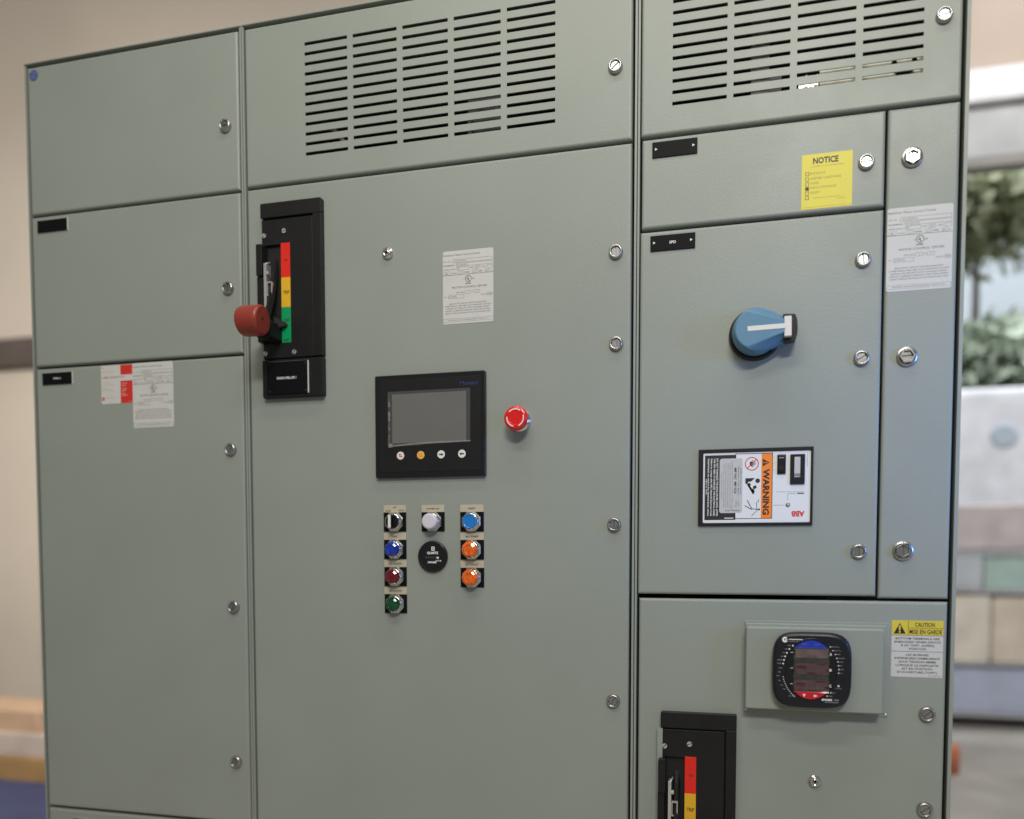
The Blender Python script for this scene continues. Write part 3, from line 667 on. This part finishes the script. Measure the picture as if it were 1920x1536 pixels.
def hour_meter():
    n = thing('hour_meter', 'round black hour meter below the white indicator light', 'meter', -550.6, 7.8)
    b = MB(); b.lathe([(29, 0), (29, 4), (28, 5.6), (26, 6.0), (24.8, 5.2)], 48, 0, cap=True); b.build('housing', BLACKG, n)
    b = MB(); b.rrect(-14.5, 17, -4.6, 1.4, 5.0, 5.6, 0.5, 0.1); o = b.build('counter_window', mat('counter_glass', (0.012, 0.012, 0.012), 0.15, vary=0.1), n)
    c = MB()
    for i in range(6): c.text('0' if i < 5 else '4', -11.5 + 4.6 * i, -1.6, 3.6, 5.7, 0, w=1.9, bold=0.0)
    c.rect(9.0, 12.8, -4.0, -0.6, 5.72, 1); c.build('digits', [mat('grey_digit', (0.22, 0.22, 0.22), 0.5, vary=0.05), WHITEINK], o, fix=False)
    b = MB(); h = 5.3
    b.frame(-1.6, 4.6, 10.4, 18.2, 1.5, h, 0); b.rect(-0.1, 3.1, 13.6, 15.0, h, 0)
    b.text('QUARTZ', 0.8, 6.7, 3.9, h, 0, w=22, bold=0.05); b.text('1/10', 12.4, -7.8, 2.6, h, 0, w=10.5, bold=0.03); b.text('HOURS', -0.2, -10.6, 3.2, h, 0, w=17, bold=0.05)
    ink(b, WHITEINK, n)
hour_meter()

# ------------------------------------------------------------------ rotary handle
def rotary():
    n = thing('rotary_handle', 'blue and black rotary disconnect handle with ivory pointer, turned to the right', 'switch handle', 22.0, 374.9, rot=1.0)
    b = MB(); b.lathe([(42.5, 0), (42.5, 6), (41.6, 8.5), (40, 9.5)], 56, 0); b.lathe([(34, 9.5), (34, 14)], 48, 0); b.build('base_disc', BLACKG, n)
    N = 48
    def outline(r, hw, xe, h, a0=52, lin=0.25, hx=None):
        """circle on the left running into a neck of half width hw at x=xe"""
        pts = []; a0 = math.radians(a0)
        for i in range(N):
            t = a0 + (2 * math.pi - 2 * a0) * i / (N - 1); pts.append((r * math.cos(t), r * math.sin(t), h))
        xs, zs = r * math.cos(a0), r * math.sin(a0); K = 12
        low = []
        for k in range(1, K + 1):
            u = k / K; s = u * u * (3 - 2 * u) * (1 - lin) + u * lin
            low.append((xs + (xe - xs) * u, -(zs + (hw - zs) * s), h if hx is None else h + (hx - h) * u))
        return pts + low + [(x, -z, q) for x, z, q in reversed(low)]
    b = MB()
    rs = [outline(37, 22.5, 44.5, 11), outline(37.4, 22.3, 44.5, 19, 52), outline(36.6, 20.5, 44.5, 25, 62, 0.35, 24), outline(35.2, 15.5, 44.5, 31, 84, 0.6, 30), outline(33.8, 10.6, 44.5, 37.5, 106, 0.9, 37)]
    top = [outline(33.8, 10.6, 44.5, 37.5, 106, 0.9, 37), outline(32.6, 9.4, 44.5, 39.8, 112, 0.97, 39.6), outline(31.0, 8.6, 44.5, 40.6, 116, 1.0, 40.2)]
    b.rings(rs, 0, True, False, base=True); b.rings(top, 0, False, True); b.build('grip', HBLUE, n)
    b = MB(); pts = [(43, -22.0), (61.5, -20.6), (64.6, -12), (65.4, 0), (64.6, 12), (61.5, 20.6), (43, 22.0)]
    b.poly(pts, 12, 30, 0); b.build('tip', BLACKG, n)
    b = MB(); b.rrect(-13, 46.0, -3.9, 3.9, 39.4, 41.0, 1.2, 0.5); b.rrect(44.2, 55.6, -15.8, 15.8, 29.5, 39.0, 1.4, 0.8); b.build('pointer', HCREAM, n)
rotary()

# ------------------------------------------------------------------ surge protector faceplate
def surge_panel():
    n = thing('surge_protector', 'black framed surge protector faceplate with sideways orange WARNING', 'surge protector', 24.7, 124.4)
    b = MB()
    b.rrect(-92.7, 92.7, 58.2, 64.2, 0, 4, 0.5, 0.6); b.rrect(-92.7, 92.7, -64.2, -59.6, 0, 4, 0.5, 0.6); b.rrect(-92.7, -85, -59.6, 58.2, 0, 4, 0.3, 0.6); b.rrect(88.7, 92.7, -59.6, 58.2, 0, 4, 0.3, 0.6)
    b.build('frame', BLACK, n)
    b = MB(); b.rrect(-85, 88.7, -59.6, 58.2, 0, 2.4, 2.5, 0.3); b.build('faceplate', SPDW, n)
    w = MB(); h = 2.46
    w.rect(-82.2, -30.9, -54.6, 54.2, h, 0); w.frame(-32, 28.6, -53.2, 56, 1.1, h, 0); w.rect(10.4, 27.4, -52.1, 54.9, h, 1)
    sym = h + 0.05
    w.flat([(12.2, 33.6), (12.2, 46.4), (23.4, 40)], sym, 0); w.flat([(13.6, 38.9), (13.6, 41.1), (14.8, 41.1), (14.8, 38.9)], sym + .05, 1); w.flat([(15.6, 39.4), (15.6, 40.6), (20, 40.9), (20, 39.1)], sym + .05, 1)
    w.text('WARNING', 18.4, -8.6, 9.6, sym, 0, w=76.5, rot=-90, bold=0.04)
    # prohibition sign: ring, bar and a hand
    cx, cz = -5.2, 38.4
    w.rect(cx - 3.4, cx + 1.0, cz - 3.0, cz + 3.4, h, 0)
    for k, (dx, dz) in enumerate(((5.5, 3.6), (6.6, 1.6), (6.4, -0.4), (5.0, -2.2))): w.line(cx + 0.5, cz + 2.4 - 1.5 * k, cx + dx, cz + dz, 1.0, h, 0)
    w.line(cx - 2, cz - 2.6, cx + 2.4, cz - 5.2, 1.2, h, 0); w.line(cx - 1, cz + 3, cx + 2.6, cz + 6.4, 1.0, h, 0)
    w.arc(cx, cz, 9.8, 11.3, 0, 360, sym, 2, 40); w.line(cx - 7.2, cz - 7.2, cx + 7.2, cz + 7.2, 1.4, sym, 2)
    # figure reading a manual, turned with the label
    w.arc(4.6, 10.1, 0, 3.8, 0, 360, h, 0, 24); w.flat([(-15.4, 14.6), (-15.4, 6.0), (-12.5, 4.5), (-10.5, 8.5), (-6, 9), (0.5, 14.8)], h, 0)
    w.flat([(-13.0, 4.6), (-9.4, 4.6), (-1.2, -8.0), (-2.8, -12.8)], h, 0); w.flat([(-12.0, 5.6), (-1.5, -12.4), (0.2, -7.4), (-8.2, 7)], h, 0)
    w.flat([(-7.8, 2.2), (-4.4, -3.2), (2.2, 0.2), (-0.6, 5)], sym, 3); w.flat([(-3.4, 0.6), (-1.4, -4.6), (3.4, -1.2), (1.4, 3)], sym + .04, 0)
    # falling figure with a spark
    w.arc(7.4, -37.6, 0, 1.7, 0, 360, h, 0, 16)
    for q in ((-12, -22, -4.5, -36), (-16, -31, -4.5, -37.5), (-4.5, -36.5, 5.5, -37.6), (3.6, -36.6, 3.0, -25.6), (3.0, -25.6, 6.0, -25.0), (6.0, -25.0, 6.8, -20.4), (5.2, -38.4, -4.6, -48.4)): w.line(*q, 1.3 if q[0] < 3 else 0.9, h, 0)
    # silver label
    w.flat([(-57.6, -40.5), (-55, -43), (-22.8, -43), (-20.2, -40.5), (-20.2, 45.8), (-22.8, 48.2), (-55, 48.2), (-57.6, 45.8)], h + 0.02, 4)
    g = h + 0.08
    w.text('480 VAC  480 VCA', -31.6, 11.2, 3.6, g, 0, w=44, rot=-90, bold=0.035)
    w.text('Suitable for Use on Circuits', -22.6, 10, 1.9, g, 0, w=44, rot=-90, bold=0.01); w.text('Equipment / In No. Matter', -26.4, 10, 1.9, g, 0, w=48, rot=-90, bold=0.01)
    for k, (t, L) in enumerate((('This equipment is intended for indoor use in locations not classified as hazardous', 82), ('The voltage rating shall not exceed the nominal system voltage of the supply', 76), ('Suitable for use on a circuit capable of delivering not more than 200,000 A', 74), ('rms symmetrical amperes and maximum system voltage as marked on this label', 76), ('Refer to installation instructions before servicing or replacing this module', 70), ('Surge protective device', 44))):
        w.text(t, -36.6 - 3.5 * k, 3, 1.4, g, 0, w=L, rot=-90)
    w.text('1SXU430225', -30, -27.5, 1.6, g, 0, w=10, rot=-90); w.text('Made in USA', -26, -27, 1.6, g, 0, w=9, rot=-90); w.text('E319871 1000000201', -36, -39, 1.6, g, 0, w=24, bold=0.02)
    for k, (t, L) in enumerate((('DO NOT ENERGIZE THE ENCLOSURE UNTIL AFTER', 97), ('THIS SPD NEED TO ENERGIZE THE ELECTRICAL PANEL', 97), ('Failure to comply with NEC National Electrical Code', 96), ('Requirements can result in fire, electrical shock, serious', 96))):
        w.text(t, -61.5 - 4.8 * k, 0.5, 2.7, g, 3, w=L, rot=-90, bold=0.02)
    w.text('injury or death', -79.2, 1.5, 2.3, g, 3, w=26, rot=-90, bold=0.01); w.rect(-49, -34, -52.8, -50.6, g, 4)
    w.text('ABB', 69.7, -45.8, 8.6, h, 5, w=21, rot=180, bold=0.05)
    w.line(30, -31, 47, -31, 0.5, h, 6); w.line(53, -23, 53, -12.4, 0.5, h, 6); w.line(53, -12, 66, -12, 0.5, h, 6); w.rect(68, 79, -13, -11, h, 6)
    w.text('Module Status Green Fully Protected', 57, -9, 1.5, h, 6, w=43)
    for z in (50, 39, 27): w.text('L1\nL2'.split('\n')[0], 32, z, 3.0, h, 4, w=3.4)
    w.text('1SXU430225P3', 83.5, 43, 1.5, h, 6, w=22, rot=-90)
    ink(w, [INK, ORANGEINK, REDINK, WHITEINK, GREYLAB, mat('logo_red_print', (0.62, 0.05, 0.05), 0.45, vary=0.03), GREYINK], n)
    b = MB(); b.rrect(35.6, 49.2, 20.3, 52.4, 2.3, 4.6, 0.8, 0.4, 0); b.rrect(37, 47.8, 23.5, 50.4, 4.6, 6.2, 0.8, 0.5, 0); b.rect(38.4, 46.4, 46.2, 47.2, 6.3, 1); b.rrect(38.2, 46.6, 26.4, 33.5, 6.2, 6.7, 0.6, 0.2, 2); b.build('rocker_switch', [BLACKG, GREYLAB, BLACK], n)
    b = MB(); b.rrect(56.2, 79.4, 3.0, 52.2, 2.3, 5.0, 0.8, 0.5, 0); b.rrect(62.8, 72, 14.4, 47.6, 5.0, 5.5, 0.3, 0.1, 1)
    for k in range(3): b.box(62.8, 72, 16 + k * 1.7, 16.7 + k * 1.7, 5.5, 5.8, 2)
    b.lathe([(3.2, 5.0), (3.2, 5.3)], 16, 2, 67.4, 9); b.build('counter_window', [METER, GREYLAB, DARK], n)
    b = MB(); b.lathe([(3.5, 2.4), (3.5, 3.2), (2.6, 3.4)], 24, 0, 53.5, -30.5); b.lathe([(1.8, 3.4), (1.4, 4.0), (0.4, 4.3)], 16, 1, 53.5, -30.5); b.build('status_light', [STEEL, GREYLAB], n)
surge_panel()

# ------------------------------------------------------------------ meter box and power meter
def meter_box():
    n = thing('meter_box', 'shallow grey box standing off the lower right door, carrying the round-faced meter', 'enclosure', 0, 0)
    b = MB(); b.rrect(11.4, 240.5, -253.2, -99.4, 0, 2.0, 2, 0.8); b.rrect(13.0, 235, -248.4, -103.6, 2.0, 4.6, 2.5, 1.6); b.build('flange', PAINT, n)
    b = MB(); b.rrect(13.8, 227.6, -245.0, -107.8, 2, 27, 3.0, 2.8); b.build('cover', PAINT, n)
    for q in ((236.6, -249.6), (15.2, -250.6)):
        b = MB(); b.lathe([(2.4, 2.0), (2.2, 3.0), (0.4, 3.2)], 14, 0, *q); b.build('screw', ZINC, n)
meter_box()
def power_meter():
    n = thing('power_meter', 'black rounded power meter with blue and red keys in an oval face', 'meter', 117.0, -175.3, h=27)
    N = 64
    def sq(a, c, h, e=4.2, off=0):
        out = []
        for i in range(N):
            t = 2 * math.pi * i / N; ct, st = math.cos(t), math.sin(t); r = (abs(ct) ** e + abs(st) ** e) ** (-1 / e)
            out.append((a * r * ct + off, c * r * st, h))
        return out
    b = MB(); b.rings([sq(58, 58.5, 0.2), sq(61, 61.5, 5), sq(61, 61.5, 12), sq(60, 60.6, 16), sq(58, 58.6, 18.4), sq(55, 55.8, 19.4)], 0, True, True); b.build('bezel', METER, n)
    def oval(k, h, a0=0, a1=360, seg=48): return [(-1.5 + 38.6 * k * math.cos(math.radians(a0 + (a1 - a0) * i / seg)), 1.4 + 48.8 * k * math.sin(math.radians(a0 + (a1 - a0) * i / seg)), h) for i in range(seg)]
    b = MB(); b.rings([oval(1.05, 19.3), oval(1.03, 20.2), oval(0.99, 20.2), oval(0.985, 19.7)], 0, False, True); b.build('oval_face', BLACKG, n)
    def capseg(zc, top):
        k = 0.97; zz = (zc - 1.4) / (48.8 * k); a = math.degrees(math.asin(zz)); pts = []
        s, e = (a, 180 - a) if top else (180 - a, 360 + a)
        for i in range(25):
            t = math.radians(s + (e - s) * i / 24); pts.append((-1.5 + 38.6 * k * math.cos(t), 1.4 + 48.8 * k * math.sin(t)))
        return pts
    b = MB(); b.poly(capseg(36.6, True), 19.6, 20.4); o = b.build('blue_key', MBLUE, n)
    b = MB(); b.rect(-1.7, -1.2, 37, 48.4, 20.5, 0); b.text('MENU', -12, 42.5, 2.4, 20.5, 1, w=7); b.text('ENTER', 8, 42.5, 2.4, 20.5, 1, w=8); ink(b, [INK, mat('pale_key_print', (0.15, 0.18, 0.5), 0.5, vary=0.05)], o)
    b = MB(); b.poly(capseg(-33.9, False), 19.6, 20.4); o = b.build('red_key', MRED, n)
    b = MB(); b.flat([(3.5, -38.4), (3.5, -42.4), (9.5, -40.4)], 20.5, 0); b.build('arrow_mark', WHITEINK, o, fix=False)
    b = MB(); b.flat([(-14, -38), (-9, -38), (-11.5, -43)], 20.5, 0); b.build('arrow_mark', WHITEINK, o, fix=False)
    for z0, z1, m, x0 in ((20.5, 34.6, MDISPB, -25.5), (-6.0, 11.2, MDISP, -24.5), (-31.2, -16.0, MDISP, -27)):
        b = MB(); b.rrect(x0, 24.6, z0, z1, 19.6, 20.3, 0.6, 0.1); b.build('display', m, n)
    b = MB(); nx, nz = 20, 26; v = []; f = []
    for k in range(nz + 1):
        for i in range(nx + 1):
            u, w = i / nx, k / nz; x = -28 + 54 * u + 0.8 * math.sin(w * 30); z = -35 + 72.5 * w
            v.append((x, z, 20.6 + 0.35 * math.sin(u * 9 + w * 16) + 0.35 * math.sin(w * 33 - u * 5) + (0.8 if k in (0, nz) else 0)))
    for k in range(nz):
        for i in range(nx): a = k * (nx + 1) + i; f.append((a, a + 1, a + nx + 2, a + nx + 1))
    b.add(v, f, 0, True); b.build('protective_film', METERFILM, n)
    b = MB(); h = 20.35
    for t, z in (('A', 27.3), ('B', 1.9), ('C', -23.6)): b.text(t, 28.2, z, 4.0, h, 0, w=3.6, bold=0.03); b.rect(-33.4, -29.2, z + 1.2, z + 1.9, h, 0)
    h = 19.6
    L = ((-29.9, 39.8, 'MAX'), (-35.3, 34, 'MIN'), (-39.1, 27.8, 'LM1'), (-41.6, 21.9, 'LM2'), (-43.4, 16.1, 'ALARM'), (-44.6, 10.2, '%THD'))
    for x, z, t in L: b.arc(x, z, 0, 1.3, 0, 360, h, 0, 10); b.text(t, x - 2.8, z, 1.7, h, 1, align='R')
    R = ((27.1, 39.3, 'VOLTS L-N'), (30.9, 33.2, 'VOLTS L-L'), (34.8, 27.3, 'AMPS'), (37.1, 21.2, 'W/VAR/PF'), (38.8, 15.3, 'VA/Hz'), (39.9, 9.4, 'Wh'), (40.5, 3.4, 'VARh'), (40.4, -2.6, 'VAh'), (29, -34.6, 'KILO'), (23.4, -40.1, 'MEGA'))
    for x, z, t in R: b.flat([(x - 1.3, z), (x + 1.2, z - 1.2), (x + 1.2, z + 1.2)], h, 0); b.text(t, x + 2.2, z, 1.6, h, 1, align='L')
    b.arc(40.8, -23.3, 0, 1.5, 0, 360, h, 0, 10); b.text('Wh Pulse', 40.8, -27.2, 1.5, h, 1, w=10)
    for t, x, z in (('LOAD', -43.5, 3), ('BAR', -46, -3.6), ('120%', -48, -9.6), ('90%', -46, -17.5), ('60%', -42.5, -25), ('30%', -38.5, -31.2), ('%LOAD', -29, -42)): b.text(t, x - 2, z, 1.6, h, 1, align='R' if x < -30 else 'C')
    for i in range(11):
        t = math.radians(194 + 4.2 * i * 1.0); b.arc(-1.5 + 44.2 * math.cos(t), 1.4 + 53 * math.sin(t), 0, 0.8, 0, 360, h, 0, 8)
    b.arc(-42.2, 49.2, 1.6, 4.6, 40, 330, h, 0, 20); b.rect(-42, -38.6, 48.4, 49.8, h, 0); b.rect(-36.6, -15, 49.2, 50.4, h, 0); b.text('ELECTRO INDUSTRIES', -36.6, 46.6, 1.6, h, 1, w=16, align='L')
    b.text('SHARK', 24, -46.2, 2.8, h, 0, w=17, bold=0.06); b.text('200', 38, -46.2, 2.8, h, 1, w=7); b.rect(20, 41, -50.4, -49.8, h, 1)
    ink(b, [WHITEINK, mat('pale_bezel_print', (0.42, 0.42, 0.44), 0.5, vary=0.05)], n)
power_meter()

# ------------------------------------------------------------------ room behind, out of focus
def bgbox(name, label, cat, x0, x1, y0, y1, z0, z1, color, rough=0.7, parts=None, group=None):
    o = bpy.data.objects.new(name, None); COL.objects.link(o); o.location = ((x0 + x1) / 2, (y0 + y1) / 2, z0); tag(o, label, cat, group)
    X, Y, Z = (x1 - x0) * 500, (y1 - y0) * 500, (z1 - z0) * 1000
    b = MB(); b.rrect(-X, X, 0, Z, -Y, Y, min(X, Z) * 0.12, min(X, Z) * 0.06)
    b.build(parts or 'body', mat(name + '_surface', color, rough, vary=0.12, vscale=5), o)
    return o
bgbox('wall_rail', 'dark horizontal rail on the beige wall left of the cabinets', 'rail', -7.2, -3.2, 3.28, 3.40, 2.66, 2.86, (0.10, 0.08, 0.07))
bgbox('post', 'brown upright post against the left edge of the cabinets', 'post', -4.30, -3.9, 2.66, 2.80, 0, 1.62, (0.24, 0.185, 0.145))
bgbox('floor_mat', 'navy blue mat on the floor at the bottom left corner', 'mat', -5.6, -2.0, 0.9, 2.12, 0.004, 0.016, (0.05, 0.06, 0.14))
bgbox('carton', 'golden brown carton at the foot of the stack at the left edge', 'box', -4.8, -3.5, 2.14, 2.5, 0.0, 0.14, (0.42, 0.25, 0.10), group='boxes stacked left of the cabinets')
bgbox('carton', 'flat pinkish white carton lying on the golden brown carton', 'box', -4.75, -3.5, 2.15, 2.5, 0.141, 0.275, (0.56, 0.46, 0.39), group='boxes stacked left of the cabinets')
bgbox('carton', 'small orange tan carton on top of the stack at the left', 'box', -4.7, -3.82, 2.17, 2.5, 0.276, 0.40, (0.55, 0.37, 0.24), group='boxes stacked left of the cabinets')
bgbox('lintel', 'white beam above the opening at the right edge', 'beam', 0.6, 6.2, 4.92, 5.10, 4.55, 4.78, (0.75, 0.75, 0.75))
sh = bgbox('roller_shutter', 'rolled grey shutter under the white beam at the right edge', 'shutter', 0.6, 6.2, 4.98, 5.12, 4.17, 4.548, (0.44, 0.44, 0.43), parts='curtain')
b = MB(); b.rrect(-2800, 2800, -50, 0, -60, 70, 8, 4); b.build('bottom_bar', mat('shutter_bar', (0.27, 0.25, 0.22), 0.6, vary=0.1), sh)
rack = thing('storage_rack', 'pale shelving rack holding boxes at the right edge', 'rack', 0, 0); rack.location = (1.95, 5.3, 0)
RK = mat('rack_steel', (0.52, 0.52, 0.53), 0.5, vary=0.1)
for z in (90, 475, 1030, 1320):
    b = MB(); b.box(-600, 600, z, z + 18, -300, 300); b.build('shelf', RK, rack)
for q in (-625, 600):
    for y in (-300, 270): b = MB(); b.box(q, q + 25, 0, 1340, y, y + 30); b.build('upright', RK, rack)
G = 'things on the rack at the right edge'
can = thing('paint_can', 'orange red can on the floor at the lower right edge of the cabinets', 'can', 0, 0); can.location = (1.215, 3.63, 0)
b = MB(); b.lathe([(0.1, 0), (75, 0), (75, 150), (68, 160), (0.1, 158)], 24, 0)
b.v = [(x, -z, -y) for x, y, z in b.v]; b.build('body', mat('orange_can_paint', (0.55, 0.17, 0.09), 0.5, vary=0.1), can)
bgbox('tub', 'periwinkle blue tub on the lowest shelf at the right edge', 'tub', 1.36, 2.52, 5.02, 5.55, 0.11, 0.46, (0.46, 0.50, 0.64), group=G)
bgbox('carton', 'cream carton on the middle shelf at the right edge', 'box', 1.36, 1.84, 5.02, 5.55, 0.494, 1.00, (0.74, 0.69, 0.60), group=G)
bgbox('carton', 'peach coloured carton right of the cream carton', 'box', 1.85, 2.5, 5.03, 5.55, 0.494, 0.99, (0.70, 0.62, 0.52), group=G)
bgbox('tray', 'pale blue grey tray beside the teal tub', 'tray', 1.36, 1.78, 5.02, 5.55, 1.05, 1.30, (0.52, 0.56, 0.60), group=G)
bgbox('tub', 'teal tub on the upper shelf at the right edge', 'tub', 1.79, 2.1, 5.03, 5.45, 1.05, 1.30, (0.44, 0.58, 0.54), group=G)
bgbox('bundle', 'dusty pink bundle on the top shelf at the right edge', 'bundle', 1.36, 2.5, 5.02, 5.5, 1.34, 1.68, (0.58, 0.52, 0.53), group=G)
wb = bgbox('white_board', 'white board with a grey blue patch behind the rack', 'board', 1.2, 3.2, 6.05, 6.14, 0.0, 2.75, (0.78, 0.81, 0.86), parts='panel')
b = MB(); b.lathe([(115, 45), (80, 60)], 24, 0, 0, 2330); b.build('patch', mat('grey_blue_patch', (0.46, 0.54, 0.62), 0.6, vary=0.1), wb)
def tree(label, x, y, zc, r, col, n):
    t = thing('tree', label, 'tree', 0, 0, 'trees outside the opening'); t.location = (x, y, 0)
    b = MB(); b.lathe([(70, 0), (52, zc * 500), (25, zc * 1000)], 10, 0, cap=False); b.v = [(a, -c, -q) for a, q, c in b.v]; b.build('trunk', mat('bark', (0.38, 0.36, 0.34), 0.8, vary=0.2), t)
    b = MB()
    for i in range(n):
        d = Vector((random.gauss(0, 1), random.gauss(0, 1), random.gauss(0, 1))).normalized() * (random.random() ** 0.5) * r * (0.8 + 0.3 * math.sin(7 * i))
        c = Vector((d.x * 1.35, -d.y, zc + d.z * 0.8)) * 1000; u = Vector((random.gauss(0, 1), random.gauss(0, 1), random.gauss(0, 1))).normalized() * 85; w = u.orthogonal().normalized() * 48
        b.add([(p.x, p.z, -p.y) for p in (c - u, c + w, c + u, c - w)], [(0, 1, 2, 3)])
    o = b.build('crown', mat('leaves', col, 0.6, vary=0.3, vscale=3), t, fix=False); o['kind'] = 'stuff'
tree('tree with yellow green leaves below the shutter at the right edge', 2.25, 7.2, 4.75, 0.85, (0.50, 0.55, 0.38), 3600)
tree('lower tree with deep green leaves at the right edge', 2.30, 6.7, 3.05, 0.60, (0.46, 0.55, 0.44), 2800)
